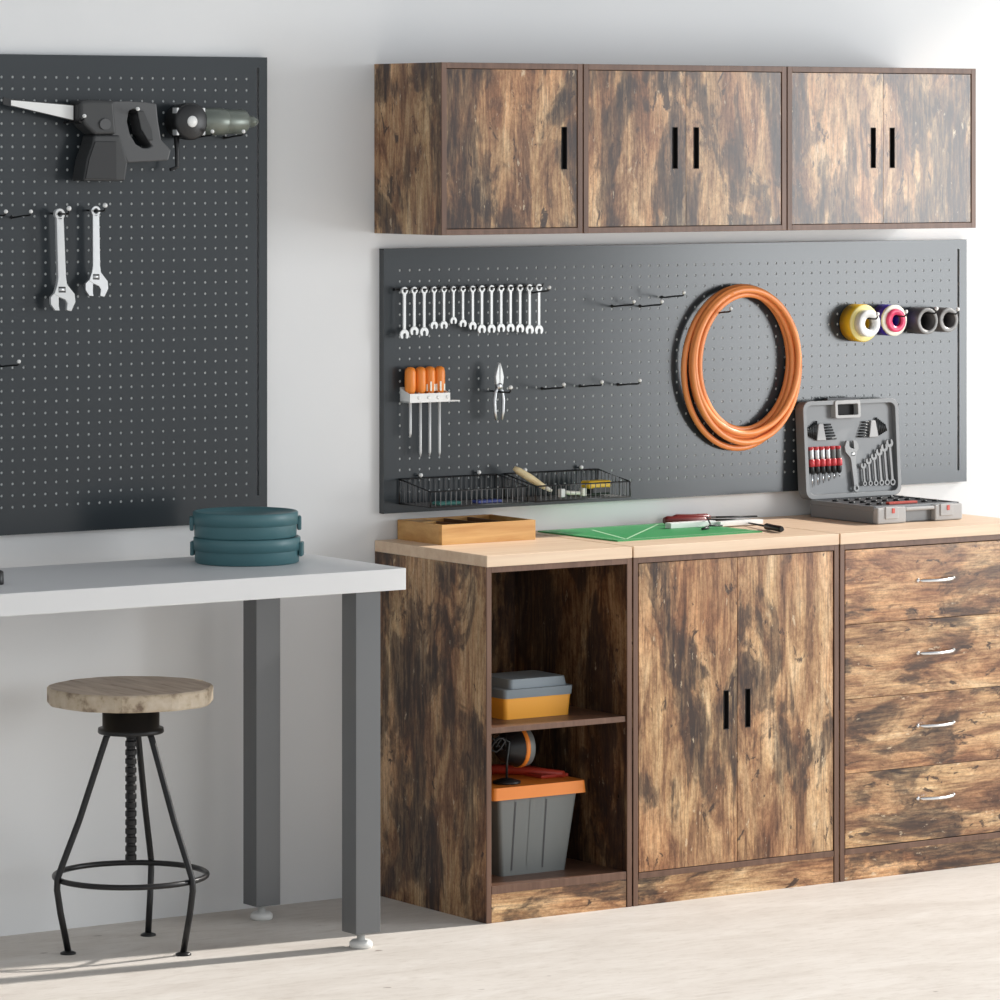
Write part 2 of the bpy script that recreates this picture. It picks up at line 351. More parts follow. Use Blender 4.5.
# drawer unit
r_, org = base_shell(100.65, 160.4, 'drawer_cabinet', 'weathered oak cabinet of four drawers with thin metal bow pulls', 'cabinet')
MB().box(102.15, 158.9, -47, -1.2, 6.2, 7.5).build('bottom_panel', 'trim', r_, org, 0.06)
MB().box(102.15, 158.9, -46.8, -45.2, 0, 6.2).build('plinth', 'rustic_flat', r_, org)
zs = [7.65, 25.35, 42.95, 60.65, 78.35]
for k in range(4):
    mb = MB().box(102.3, 158.75, -46.85, -45.25, zs[k]+0.06, zs[k+1]-0.06)
    mb.box(103.5, 157.5, -45.25, -4, zs[k]+1.5, zs[k]+13)
    d = mb.build('drawer', 'rustic_flat', r_, org, 0.05)
    zc = [17.7, 35.1, 52.5, 69.9][k]
    pts = [(124.2+11.2*i/12, -47.0-2.2*math.sin(math.pi*i/12)**0.6 if 0 < i < 12 else -46.8, zc+0.1) for i in range(13)]
    hb = MB().tube(pts, [0.25]+[0.42]*11+[0.25], 8); hb.ball((124.3, -46.9, zc+0.1), 0.55); hb.ball((135.3, -46.9, zc+0.1), 0.55)
    hb.build('handle', 'chrome', d, org)

# ---------------------------------------------------------------- pegboards
def pegboard(x0, x1, z0, z1, xs, zs_, slot, label, hr=0.33):
    org = (x0, 0, z0); r_ = thing('pegboard', label, 'pegboard', org)
    yf, th = -2.0, 0.15; px_, pz_ = xs[1]-xs[0], zs_[1]-zs_[0]; hx, hz = px_/2, pz_/2
    mb = MB()
    for X in xs:
        for Z in zs_:
            sq = [(hx,0),(hx,hz),(0,hz),(-hx,hz),(-hx,0),(-hx,-hz),(0,-hz),(hx,-hz)]
            vs = [(X+a, yf, Z+b) for a, b in sq]
            ci = [(X+hr*math.cos(math.pi*i/4), Z+hr*math.sin(math.pi*i/4)) for i in range(8)]
            vs += [(a, yf, b) for a, b in ci]+[(a, yf+th, b) for a, b in ci]
            fs = []
            for i in range(8):
                j = (i+1) % 8; fs += [(i, j, j+8, i+8), (i+8, j+8, j+16, i+16)]
            mb.add(vs, fs)
    gx0, gx1, gz0, gz1 = xs[0]-hx, xs[-1]+hx, zs_[0]-hz, zs_[-1]+hz
    def rect(a, b, c, d):
        if b > a and d > c: mb.add([(a,yf,c),(b,yf,c),(b,yf,d),(a,yf,d)], [(0,1,2,3)])
    s0, s1, sz0, sz1 = slot
    rect(x0, gx0, z0, z1); rect(gx0, gx1, z0, gz0); rect(gx0, gx1, gz1, z1)
    rect(gx1, s0, z0, z1); rect(s1, x1, z0, z1); rect(s0, s1, z0, sz0); rect(s0, s1, sz1, z1)
    mb.build('perforated_sheet', 'board', r_, org)
    fr = MB(); t = 0.18
    fr.box(x0, x0+t, yf+0.01, -0.02, z0, z1); fr.box(x1-t, x1, yf+0.01, -0.02, z0, z1)
    fr.box(x0, x1, yf+0.01, -0.02, z0, z0+t); fr.box(x0, x1, yf+0.01, -0.02, z1-t, z1)
    fr.build('frame', 'board_edge', r_, org)
    MB().box(gx0-0.3, gx1+0.1, yf+0.17, yf+0.4, gz0-0.3, gz1+0.3).build('backing_sheet', 'backing', r_, org)
    return r_
RX = [5.85+2.757*i for i in range(61)]; RZ = [93.4+2.585*i for i in range(21)]
pegboard(1.4, 177.2, 88.6, 150.2, RX, RZ, (174.15, 174.8, 91.6, 147.8), 'wide slate grey pegboard over the worktops, hung with wrenches and an orange hose')
LX = [-35.6-2.72*i for i in range(33)][::-1]; LZ = [94.6+2.56*i for i in range(38)]
pegboard(-125.5, -30.2, 88.5, 194.35, LX, LZ, (-32.9, -32.35, 94.5, 191.9), 'tall dark grey pegboard above the white workbench')

# ---------------------------------------------------------------- hooks and hanging tools
HG = 'single pegboard hooks'
def hook_mesh(L=9.0):
    mb = MB().tube([(0,-2.15,-0.35),(0,-3,-0.4),(0,-L*0.55-2,0.0),(0,-L-1.2,0.2),(0,-L-1.8,0.35),(0,-L-2.0,0.9)], 0.2, 8)
    mb.lathe([(0.01,-0.12),(0.42,-0.12),(0.42,0),(0.01,0)], (0,-2.02,-0.35), 'y', 10)
    return mb
hook0 = None
def hook(u, v, label, L=9.0, kind='peg_hook'):
    """hook whose ball tip is seen at u, v"""
    p = at(u, v, -L-2.1); base = (p.x, 0, p.z-1.15)
    t = thing(kind, label, 'hook', base, group=HG)
    hook_mesh(L).build('rod', 'blacksteel', t)
    MB().ball((0, -L-2.05, 1.05), 0.45).build('tip', 'white', t)
    return Vector(base)
hook(634, 301, 'empty black peg hook, left of the stepped trio right of the wrench row')
hook(662, 301, 'empty black peg hook in the middle of the stepped trio near the hose')
hook(684, 292, 'empty black peg hook highest of the stepped trio, nearest the hose')
hook(564, 384, 'empty black peg hook next to the pliers, leftmost of the low row of three')
hook(602, 381.5, 'empty black peg hook in the middle of the low row of three')
hook(640, 380, 'empty black peg hook rightmost of the low row of three')
hook(6, 211, 'peg hook at the left picture edge level with the adjustable wrenches')
hook(31, 211, 'empty peg hook just left of the two hanging adjustable wrenches')
hook(19, 361, 'lone low peg hook on the tall pegboard near the left picture edge')

# combination wrench: flat profile in x-z, hung by its ring end at the origin
def arc(cx, cz, r, a0, a1, n):
    return [(cx+r*math.cos(math.radians(a0+(a1-a0)*i/n)), cz+r*math.sin(math.radians(a0+(a1-a0)*i/n))) for i in range(n+1)]
def wrench_mb(L, k=1.0, th=0.45):
    mb = MB(); R, r = 0.95*k, 0.52*k
    mb.strip(arc(0, 0, R, 0, 345, 23), arc(0, 0, r, 0, 345, 23), -th/2-0.05, th/2+0.05)
    w_ = 0.36*k; jz = -L
    mb.prism([(-w_*1.25, -R*0.86), (w_*1.25, -R*0.86), (w_, -R*1.7), (w_, jz+1.5*k), (-w_, jz+1.5*k), (-w_, -R*1.7)], -th/2, th/2)
    Rj = 1.3*k; cz = jz+0.35*k
    left = [(-w_, jz+1.6*k)]+arc(0, cz, Rj, 112, 235, 8)+[(-0.46*k, cz-0.85*k), (-0.50*k, cz-0.1*k), (-0.3*k, cz+0.3*k), (0, cz+0.4*k), (0, jz+1.6*k)]
    mb.prism(left, -th/2, th/2); mb.prism([(-a, b) for a, b in left][::-1], -th/2, th/2)
    return mb
lens = [11.9, 11.1, 11.4, 9.8, 9.8, 8.7, 9.5, 10.2, 11.1, 11.1, 11.0, 11.0, 11.2, 11.6, 11.7]
us = [404, 413.8, 423.7, 433.6, 443.4, 453, 462.4, 472.2, 481.3, 491, 500.6, 510, 519.5, 529, 538.4]
rack_p = at(470, 289, -2.5)
t = thing('wrench_rack', 'black rail carrying the row of fifteen combination wrenches', 'tool rack', (3, 0, 141.6))
mb = MB().box(4.0, 46.5, -2.6, -2.02, 140.4, 141.0)
mb.build('rail', 'blacksteel', t, (3, 0, 141.6))
for i, (u, L) in enumerate(zip(us, lens)):
    p = at(u, 292.5, -4.8)
    MB().tube([(p.x, -2.5, 140.8), (p.x, -4.0, 140.7), (p.x, -6.4, 140.8), (p.x, -6.8, 141.5)], 0.16, 7).build('prong', 'blacksteel', t, (3, 0, 141.6))
    k = 0.70+0.22*(L-8.7)/3.2
    side = ORD[i]
    o = wrench_mb(L-1.5*k, k).build('combination_wrench', 'bright'); o.location = Vector((p.x, -4.9, 140.95-0.52*k))*S
    extra = ', the shortest' if i == 5 else (', the longest' if i == 0 else '')
    tag(o, 'steel combination wrench, %s from the left in the rail row%s' % (side, extra), 'wrench', 'combination wrenches on the rail')
hook(549.5, 287, 'peg hook just right of the last wrench in the rail row', 8.0)

# adjustable wrenches
def adj_parts(L, k=1.0):
    b = MB(); w_ = 0.98*k; th = 1.0*k
    b.strip(arc(0, 0, 1.25*k, 0, 345, 23), arc(0, 0, 0.6*k, 0, 345, 23), -th/2, th/2)
    b.prism([(-w_*0.9,-0.8*k),(w_*0.9,-0.8*k),(w_*1.05,-L+7*k),(w_*1.25,-L+5.4*k),(3.05*k,-L+3.2*k),(3.2*k,-L+1.4*k),(2.1*k,-L-0.6*k),(0.95*k,-L-0.3*k),
             (1.15*k,-L+1.2*k),(0.7*k,-L+2.0*k),(-0.9*k,-L+2.7*k),(-2.0*k,-L+3.4*k),(-w_*1.2,-L+5.6*k),(-w_*0.95,-L+7*k)], -th/2, th/2)
    jaw = MB().prism([(-0.9*k,-L+2.6*k),(-0.95*k,-L+0.8*k),(-0.8*k,-L-0.3*k),(-1.9*k,-L-0.2*k),(-2.9*k,-L+1.2*k),(-2.9*k,-L+2.8*k),(-2.0*k,-L+3.6*k),(-0.9*k,-L+3.2*k)], -th*0.42, th*0.42)
    wh = MB().lathe([(0.01,-0.75*k),(0.62*k,-0.75*k),(0.62*k,0.75*k),(0.01,0.75*k)], (-0.1*k, 0, -L+4.3*k), 'x', 14)
    sl = MB().prism([(-0.95*k,-L+3.7*k),(0.8*k,-L+3.6*k),(0.8*k,-L+4.9*k),(-0.95*k,-L+5.0*k)], -th*0.52, th*0.52)
    inl = MB().prism([(-w_*0.55,-2.2*k),(w_*0.55,-2.2*k),(w_*0.62,-L+7.6*k),(-w_*0.62,-L+7.6*k)], -th*0.51, th*0.51)
    return b, jaw, wh, sl, inl
def adjustable(p, L, k, tilt, label, body='bright', yrot=0.0, group='adjustable wrenches'):
    t = thing('adjustable_wrench', label, 'wrench', p, group=group)
    t.rotation_euler = (yrot, math.radians(tilt), 0)
    b, jaw, wh, sl, inl = adj_parts(L, k)
    b.build('body', body, t, bev=0.12); jaw.build('jaw', body, t, bev=0.08); wh.build('thumb_wheel', 'satin', t)
    sl.build('wheel_slot', 'black', t); inl.build('handle_inlay', body, t)
    return t
p = at(59, 214, -5.5); adjustable(p, 21.0, 1.0, -2.0, 'shiny adjustable wrench on the tall pegboard, left and lower-hanging of the hanging pair')
p2 = at(95, 211, -5.5); adjustable(p2, 18.6, 0.93, -0.5, 'duller adjustable wrench with open jaw, right of the hanging pair', 'satin')
for (q, uv, side) in ((p, (74, 207.5), 'left'), (p2, (106, 207.5), 'right')):
    t = thing('peg_hook', 'peg hook carrying the %s hanging adjustable wrench' % side, 'hook', (q.x, 0, q.z+0.1), group=HG)
    MB().tube([(0,-2.05,0),(0,-4,-0.1),(0,-9.5,-0.05),(0,-10,0.3),(0,-10.1,0.8)], 0.22, 8).build('rod', 'blacksteel', t)
    MB().ball((0,-10.1,1.2), 0.55).build('tip', 'white', t)

# screwdriver rack and screwdrivers
t = thing('screwdriver_rack', 'white metal bracket holding the orange screwdrivers', 'tool rack', (10.5, 0, 114.5)); org = (10.5, 0, 114.5)
MB().box(5.8, 17.0, -2.35, -2.02, 114.5, 117.9).build('back_plate', 'white', t, org)
mb = MB().box(5.8, 19.8, -6.2, -2.3, 114.4, 114.65)
for a in (5.8, 8.9, 11.6, 14.3, 16.8):
    mb.prism([(-2.3, 117.7), (-6.2, 116.4), (-6.2, 114.5), (-2.3, 114.5)], a, a+0.18, 'x')
mb.build('tray', 'white', t, org)
mb = MB()
for a in (7.9, 10.6, 13.2, 15.8): mb.lathe([(0.01,0),(0.45,0),(0.45,0.2),(0.01,0.2)], (a+0.4,-6.35,115.5), 'y', 10)
mb.box(5.8, 17.0, -6.3, -6.1, 114.5, 116.5).build('front_lip', 'white', t, org)
SDX = [7.0, 9.8, 12.4, 15.1]; bot = [106.3, 101.7, 101.8, 101.6]; kinds = ['plain orange', 'plain orange', 'orange and pale mottled', 'orange and pale mottled']
for i in range(4):
    x = SDX[i]; org = (x, -4.6, 114)
    t = thing('screwdriver', '%s handled screwdriver, %s from the left in the white bracket%s' % (kinds[i], ORD[i], ', the shortest' if i == 0 else ''), 'screwdriver', org, group='screwdrivers in the white bracket')
    MB().lathe([(0.01,116.0),(0.75,116.0),(0.95,116.5),(1.3,117.2),(1.34,119),(1.32,121.4),(1.1,122.3),(0.6,122.6),(0.01,122.7)], (x,-4.6,0), 'z', 10).build('handle', 'orange_p', t, org)
    if i >= 2:
        mb = MB()
        for a_ in (-60, -110, -150, 10): mb.box(x+1.27*math.cos(math.radians(a_))-0.2, x+1.27*math.cos(math.radians(a_))+0.2, -4.6+1.25*math.sin(math.radians(a_))-0.12, -4.6+1.25*math.sin(math.radians(a_))+0.12, 117.0, 118.6+(a_ % 3)*0.6)
        mb.build('grip_inlay', 'cream', t, org)
    MB().tube([(x,-4.6,116.2),(x,-4.6,bot[i]+1),(x,-4.6,bot[i])], [0.33,0.33,0.12], 8).build('shaft', 'bright', t, org)

# pliers on their hook
p = at(499, 386, -6); q = p
t = thing('pliers', 'slim steel combination pliers with grey handles hanging head up on a hook', 'pliers', p)
MB().prism([(-0.95,0.4),(-1.15,2.2),(-0.75,3.8),(-0.12,5.6),(-0.06,0.2)], -0.4, 0.4).prism([(0.06,0.2),(0.12,5.6),(0.75,3.8),(1.15,2.2),(0.95,0.4)], -0.4, 0.4).build('jaw', 'bright', t, bev=0.08)
MB().lathe([(0.01,-0.55),(0.75,-0.55),(0.75,0.5),(0.01,0.5)], (0,0,0), 'y', 14).build('pivot', 'satin', t)
for s_ in (-1, 1):
    MB().tube([(0.3*s_,0,0),(0.95*s_,0,-1.4),(1.25*s_,0,-3.4),(1.15*s_,0,-6),(0.8*s_,0,-8.0)], [0.35,0.42,0.42,0.4,0.3], 8).build('handle', 'satin', t)
t = thing('peg_hook', 'peg hook that the hanging pliers rest on', 'hook', (p.x+0.55, 0, p.z-1.35), group=HG)
MB().tube([(0,-2.05,0),(0,-4,-0.1),(0,-9.5,-0.05),(0,-10,0.3),(0,-10.1,0.8)], 0.22, 8).build('rod', 'blacksteel', t)
MB().ball((0,-10.1,1.2), 0.5).build('tip', 'white', t)

# orange hose: coiled turns round a hook
pts = []
turns = [(17.8, 20.2, -0.3, -0.5, -3.0), (16.9, 19.2, 0.6, 0.2, -4.3), (14.6, 17.0, 1.4, 1.2, -3.0), (13.9, 16.4, 2.0, 1.2, -4.5), (16.9, 19.6, 0.4, -0.4, -5.6), (15.9, 17.6, 0.9, 1.2, -6.0)]
NT = 64
for k in range(len(turns)):
    a_, b_ = turns[k], turns[min(k+1, len(turns)-1)]
    for i in range(NT if k < len(turns)-1 else int(NT*0.9)):
        f = i/NT; f2 = f*f*(3-2*f); rx, rz, ox, oz, y = [a_[j]*(1-f2)+b_[j]*f2 for j in range(5)]
        g = math.radians(62)-2*math.pi*f
        pts.append((103.2+ox+rx*math.cos(g), y, 120.1+oz+rz*math.sin(g)))
hose = MB().tube(pts, 0.76, 12).build('hose', 'orange')
tag(hose, 'coiled orange rubber hose hanging in an oval loop on the wide pegboard', 'hose')
hook(731, 308, 'peg hook holding up the coiled orange hose', 7.5)

# tape rolls
def ring(mb, c, ro, ri, y0, y1, n=36):
    mb.lathe([(ri,y0),(ro-0.12,y0),(ro,y0+0.12 if y1 > y0 else y0-0.12),(ro,y1),(ri,y1),(ri,y0)], (c[0], 0, c[2]), 'y', n); return mb
def roll(u, v, yc, parts, label, hookuv=None):
    c = at(u, v, yc)
    t = thing('tape_roll', label, 'tape roll', (c.x, 0, c.z), group='tape rolls on hooks')
    for (nm, mt, ro, ri, y0, y1) in parts:
        ring(MB(), (0,0,0), ro, ri, y0, y1).build(nm, mt, t)
    tp = thing('peg_hook', 'peg hook through the ' + label.split(',')[0], 'hook', (c.x+0.3, 0, c.z+ parts[-1][3]-0.35), group=HG)
    MB().tube([(0,-2.05,0),(0,-4,-0.05),(0,-10.6,-0.05),(0,-11.1,0.3),(0,-11.2,0.8)], 0.2, 8).build('rod', 'blacksteel', tp)
    MB().ball((0,-11.2,1.15), 0.5).build('tip', 'white', tp)
roll(870, 323.5, -8.6, [('tape', 'yellow', 4.7, 1.9, -6.2, -2.3), ('edge', 'yellow_pale', 4.55, 1.9, -6.5, -6.2), ('core', 'white', 3.35, 1.6, -8.6, -6.5)], 'large yellow tape roll with a white core, leftmost of the rolls')
roll(897, 320.5, -8.0, [('tape', 'blue', 3.9, 1.9, -6.4, -2.3), ('edge', 'cream', 3.9, 1.9, -7.2, -6.4), ('core', 'pink', 2.9, 1.5, -8.0, -7.2)], 'purple blue tape roll with a red core')
roll(927.5, 321, -8.0, [('tape', 'taupe', 3.35, 2.5, -8.0, -2.3), ('edge', 'rimgrey', 3.3, 2.4, -8.2, -8.0)], 'dark taupe roll with a wide open core, second from the right')
roll(948.7, 320, -8.0, [('tape', 'taupe', 3.1, 2.1, -8.0, -2.3), ('edge', 'rimgrey', 3.05, 2.0, -8.2, -8.0)], 'dark narrow roll at the right end of the row, near the slot')

# ---------------------------------------------------------------- wire baskets
def basket(x0, x1, label):
    yb, yf, zb, zt, ztf = -2.4, -15.6, 90.8, 96.5, 94.4; org = (x0, -2, zb)
    t = thing('wire_basket', label, 'basket', org, group='wire baskets on the pegboard')
    mb = MB()
    for Z, ZF in ((zt, ztf), (zb, zb)):
        mb.tube([(x0,yb,Z),(x1,yb,Z),(x1,yf,ZF),(x0,yf,ZF)], 0.2, 6, closed=True)
    for X in (x0, x1):
        for y, z in ((yb, zt), (yf, ztf)): mb.tube([(X,y,zb),(X,y,z)], 0.18, 6)
    mb.build('rim', 'blacksteel', t, org)
    mb = MB(); n = 19
    for i in range(1, n):
        X = x0+(x1-x0)*i/n
        mb.tube([(X,yb,zt),(X,yb,zb),(X,yf,zb),(X,yf,ztf)], 0.115, 5, smooth=False)
    for i in range(1, 9):
        Y = yb+(yf-yb)*i/9; zz = zt+(ztf-zt)*i/9
        mb.tube([(x0,Y,zz),(x0,Y,zb),(x1,Y,zb),(x1,Y,zz)], 0.115, 5, smooth=False)
    mb.build('wires', 'wire', t, org)
    for X in (x0+(x1-x0)*0.2, x1-(x1-x0)*0.2):
        h = MB().tube([(X,-2.05,zt+0.6),(X,-3.0,zt+0.5),(X,-3.4,zt-0.2)], 0.2, 6); h.build('hanger', 'blacksteel', t, org)
        MB().ball((X, -3.2, zt+0.75), 0.5).build('tip', 'white', t, org)
basket(5.4, 32.6, 'black wire basket on the pegboard, the left one above the wooden tray')
basket(34.9, 62.0, 'black wire basket on the pegboard, the right one holding yellow tools')
# contents
a, b = at(514, 468, -7), at(545, 487.5, -9.5)
t = thing('hand_broom', 'pale wooden-handled hand tool leaning out of the right wire basket', 'hand tool', b); t.name = 'hand_chisel'
MB().tube([a, a.lerp(b, 0.15), a.lerp(b, 0.5), a.lerp(b, 0.8), b], [0.5, 0.85, 0.95, 0.75, 0.6], 12).build('grip', 'handle_wood', t, b)
e_ = at(552, 491, -10.5); MB().tube([b.lerp(e_, -0.1), b.lerp(e_, 0.5), e_], [0.62, 0.5, 0.35], 10).build('ferrule', 'cream', t, b)
t = thing('tape_measure', 'yellow tape measure in the right wire basket', 'tape measure', (56.5, -9.5, 91))
MB().box(-2.6, 3.0, -1.8, 1.8, 0.2, 2.6).build('lower_case', 'black', t, bev=0.5)
MB().box(-3.4, 3.2, -1.9, 1.9, 1.7, 3.5).build('case', 'yellow', t, bev=0.5)
t = thing('wood_clamp', 'small cream and white clamp lying low in the right wire basket', 'clamp', (48.8, -11, 91.1))
MB().tube([(-3.4,0,1.3),(-1,0,0.9),(3.2,0,0.7)], [0.4,0.5,0.4], 8).build('bar', 'cream', t)
MB().box(-4.0, -2.8, -0.7, 0.7, 0.0, 2.0).build('fixed_jaw', 'white', t, bev=0.15); MB().box(2.2, 3.4, -0.7, 0.7, 0.0, 1.9).build('sliding_jaw', 'cream', t, bev=0.15)
o = MB().box(-3.2, 3.2, -1.6, 1.6, 0, 0.8).build('cloth', 'tealitem', None, bev=0.3); o.location = Vector((12.0, -12.5, 90.95))*S; tag(o, 'folded teal cloth at the left end of the left wire basket', 'cloth')
o = MB().box(-3.4, 3.4, -1.4, 1.4, 0, 0.7).build('marker_box', 'blueitem', None, bev=0.2); o.location = Vector((23.0, -12.8, 90.95))*S; tag(o, 'flat blue plastic box low in the left wire basket', 'box')

# ---------------------------------------------------------------- reciprocating saw on the tall pegboard
def tr(pl, y, ox=0.0, oz=0.0):      # outline measured on a crop of the photo (3.704 px per px, origin 0,40)
    out = []
    for a_, b_ in pl:
        p_ = at(a_/3.704, 40+b_/3.704, y); out.append((p_.x, p_.z))
    return out
org = at(100, 150, -2)
t = thing('reciprocating_saw', 'dark grey cordless saw with pale blade hanging top left on the tall pegboard', 'power saw', org)
MB().prism(tr([(10,212),(38,219),(276,240),(276,302),(180,278),(38,246),(8,238)], -6), -6.4, -6.1).build('blade_sleeve', 'black', t, org)
MB().prism(tr([(40,223),(270,243),(270,296),(40,242)], -6.4), -6.6, -6.35).build('blade', 'white', t, org)
MB().prism(tr([(270,236),(292,228),(300,250),(300,300),(288,312),(270,302)], -6), -8.3, -4.2).build('blade_clamp', 'black', t, org, 0.3)
MB().prism(tr([(290,226),(330,221),(415,224),(425,350),(345,352),(310,320),(290,290)], -8), -9.0, -3.6).build('gearbox', 'tool', t, org, 0.7, 3)
mb = MB()
op = [(455,262),(480,252),(498,256),(505,290),(520,345),(560,385),(588,396),(560,402),(525,400),(495,380),(470,335),(458,300)]
ou = [(412,228),(470,226),(540,230),(578,236),(584,300),(596,370),(632,408),(622,446),(560,450),(470,455),(440,400),(412,352)]
mb.strip(tr(ou, -8.2), tr([(475,262),(492,255),(500,258),(508,262),(512,290),(524,345),(560,392),(545,400),(525,400),(500,385),(478,345),(468,300)], -8.2), -8.6, -4.0)
mb.build('handle', 'tool2', t, org, 0.35, 2)
MB().prism(tr([(505,262),(530,262),(560,330),(566,372),(545,372),(520,330)], -8.8), -9.2, -8.4).build('trigger', 'tool', t, org, 0.2)
MB().prism(tr([(345,352),(440,352),(470,452),(460,522),(430,524),(305,522),(318,440),(338,385)], -8.4), -9.0, -3.4).build('battery', 'tool', t, org, 0.5, 3)
MB().prism(tr([(352,376),(430,376),(432,516),(316,514),(330,440)], -9.1), -9.25, -8.9).build('battery_panel', 'black', t, org, 0.1)
MB().prism(tr(arc(389, 312, 21, 0, 345, 23), -9.1), -9.35, -8.9).build('logo_disc', 'tool2', t, org, 0.06)
hook(84.5, 115.5, 'peg hook under the blade clamp of the dark cordless saw', 9.0)
hook(138, 108.5, 'peg hook through the handle loop of the dark cordless saw', 9.0)

# angle drill next to it
c = at(192, 121.5, -9); org = (c.x, -2, c.z)
t = thing('angle_drill', 'grey-green right-angle drill with black round head and white button, top right of the tall pegboard', 'power drill', org)
cx_, cz_ = c.x, c.z
MB().lathe([(0.01,-9.2),(3.6,-9.2),(4.15,-8.7),(4.15,-6.6),(3.9,-6.2),(3.9,-3.6),(0.01,-3.6)], (cx_,0,cz_), 'y', 36).build('head', 'black', t, org)
MB().lathe([(0.01,-9.45),(1.15,-9.45),(1.3,-9.2),(1.3,-9.0),(0.01,-9.0)], (cx_,0,cz_), 'y', 24).build('button', 'white', t, org)
mb = MB()
for g in (35, 145, 215, 325):
    mb.box(cx_+4.1*math.cos(math.radians(g))-0.35, cx_+4.1*math.cos(math.radians(g))+0.35, -8.6, -6.6, cz_+4.1*math.sin(math.radians(g))-0.75, cz_+4.1*math.sin(math.radians(g))+0.75)
mb.build('head_clips', 'bright', t, org, 0.15)
MB().lathe([(0.01,0.5),(2.9,0.5),(2.9,2.4),(2.6,2.6),(3.1,3.2),(3.1,8.6),(2.8,9.2)], (cx_+1,-6,cz_), 'x', 28).build('barrel', 'greengrey', t, org)
MB().lathe([(2.8,9.2),(2.8,14.0),(2.3,14.6),(1.4,14.9),(1.3,16.6),(0.6,17.8),(0.01,17.9)], (cx_+1,-6,cz_), 'x', 28).build('chuck', 'greengrey', t, org)
MB().tube([(cx_-2.6,-6.5,cz_-3.2),(cx_-2.4,-6.5,cz_-7),(cx_-2.4,-6.5,cz_-10.2),(cx_-4.2,-6.5,cz_-10.8)], [0.7,0.5,0.5,0.4], 8).build('lever', 'black', t, org)
hook(212.5, 131, 'peg hook under the barrel of the right-angle drill', 8.5)
hook(243.5, 131, 'peg hook under the chuck of the right-angle drill', 8.5)

# ---------------------------------------------------------------- workbench
org = (-41, -60, 0)
t = thing('workbench', 'white-topped workbench on square graphite steel legs, left of the cabinets', 'workbench', org)
MB().box(-190, -29.8, -60, -10.8, 77.6, 82.3).build('tabletop', 'white_top', t, org, 0.12)
for (x, y) in ((-41.8, -58.6), (-41.8, -16.6), (-186, -58.6), (-186, -16.6)):
    l = MB().box(x, x+6.3, y, y+5.8, 3.4, 77.6).build('leg', 'leg', t, org, 0.12)
    MB().lathe([(0.01,0.0),(2.3,0.0),(2.6,0.4),(2.5,1.2),(2.0,1.7),(0.9,1.8),(0.9,3.5),(0.01,3.5)], (x+3.1, y+2.9, 0), 'z', 24).build('levelling_foot', 'glide', l, org)

# teal round boxes
def round_box(c, R, z0, h, label, ang):
    org = (c[0], c[1], z0); t = thing('round_box', label, 'box', org, ang, group='stacked round boxes')
    MB().lathe([(0.01,0.05),(R-0.3,0.0),(R,0.25),(R,h*0.62)], (0,0,0), 'z', 64).build('body', 'teal', t)
    MB().lathe([(R+0.02,h*0.5),(R+0.32,h*0.5),(R+0.32,h-0.25),(R+0.1,h),(R-0.5,h),(R-0.9,h-0.35),(0.01,h-0.45)], (0,0,0), 'z', 64).build('lid', 'teal', t)
    for s_ in (-1, 1):
        MB().box(s_*(R+0.1), s_*(R+1.0), -1.6, 1.6, h*0.25, h*0.8).build('handle_tab', 'teal', t, bev=0.25)
bc = (-51.3, -28.5)
round_box(bc, 11.5, 82.3, 5.7, 'round teal lidded box on the white workbench, the lower of the two', -0.66)
round_box((bc[0]-0.4, bc[1]), 11.3, 88.0, 5.6, 'round teal lidded box stacked on another teal box, the upper one', -0.5)
p = atz(1.5, 584, 82.3)
o = MB().lathe([(0.01,0),(1.5,0),(1.6,0.3),(1.5,2.6),(1.1,2.9),(0.01,2.9)], (0,0,0), 'z', 20).build('jar', 'black'); o.location = Vector((p.x-1.2, p.y, 82.3))*S
tag(o, 'small dark jar on the white workbench, cut off by the left picture edge', 'jar')

# ---------------------------------------------------------------- stool
sx, sy = -80.3, -28.0; org = (sx, sy, 0)
t = thing('stool', 'round industrial stool with a grey timber seat on black bent rod legs', 'stool', org)
mb = MB(); n = 72; R = 17.9
def wob(a): return R+0.22*math.sin(5*a+1)+0.16*math.sin(11*a)+0.12*math.sin(17*a+2)
top = [(sx+(wob(2*math.pi*i/n)-0.35)*math.cos(2*math.pi*i/n), sy+(wob(2*math.pi*i/n)-0.35)*math.sin(2*math.pi*i/n)) for i in range(n)]
mid = [(sx+wob(2*math.pi*i/n)*math.cos(2*math.pi*i/n), sy+wob(2*math.pi*i/n)*math.sin(2*math.pi*i/n)) for i in range(n)]
vs = [(x, y, 56.9) for x, y in top]+[(x, y, 56.5) for x, y in mid]+[(x, y, 53.6) for x, y in mid]+[(x, y, 53.2) for x, y in top]
fs = [tuple(range(n))]; mb.add(vs, fs); mb.cur = 1
mb.add(vs, [(k*n+i, (k+1)*n+i, (k+1)*n+(i+1) % n, k*n+(i+1) % n) for k in range(3) for i in range(n)]+[tuple(range(4*n-1, 3*n-1, -1))])
mb.build('seat', ['seat', 'rim'], t, org)
MB().lathe([(0.01,53.4),(6.2,53.4),(6.2,47.9),(7.1,47.8),(7.2,46.9),(7.0,46.7),(0.01,46.7)], (sx,sy,0), 'z', 36).build('hub', 'blacksteel', t, org)
prof = []; z = 47.0
while z > 19.5:
    prof += [(1.0, z), (1.25, z-0.25), (1.25, z-1.25), (1.0, z-1.5)]; z -= 1.9
prof.append((0.01, z+0.4))
MB().lathe(prof, (sx,sy,0), 'z', 16, smooth=False).build('screw', 'blacksteel', t, org)
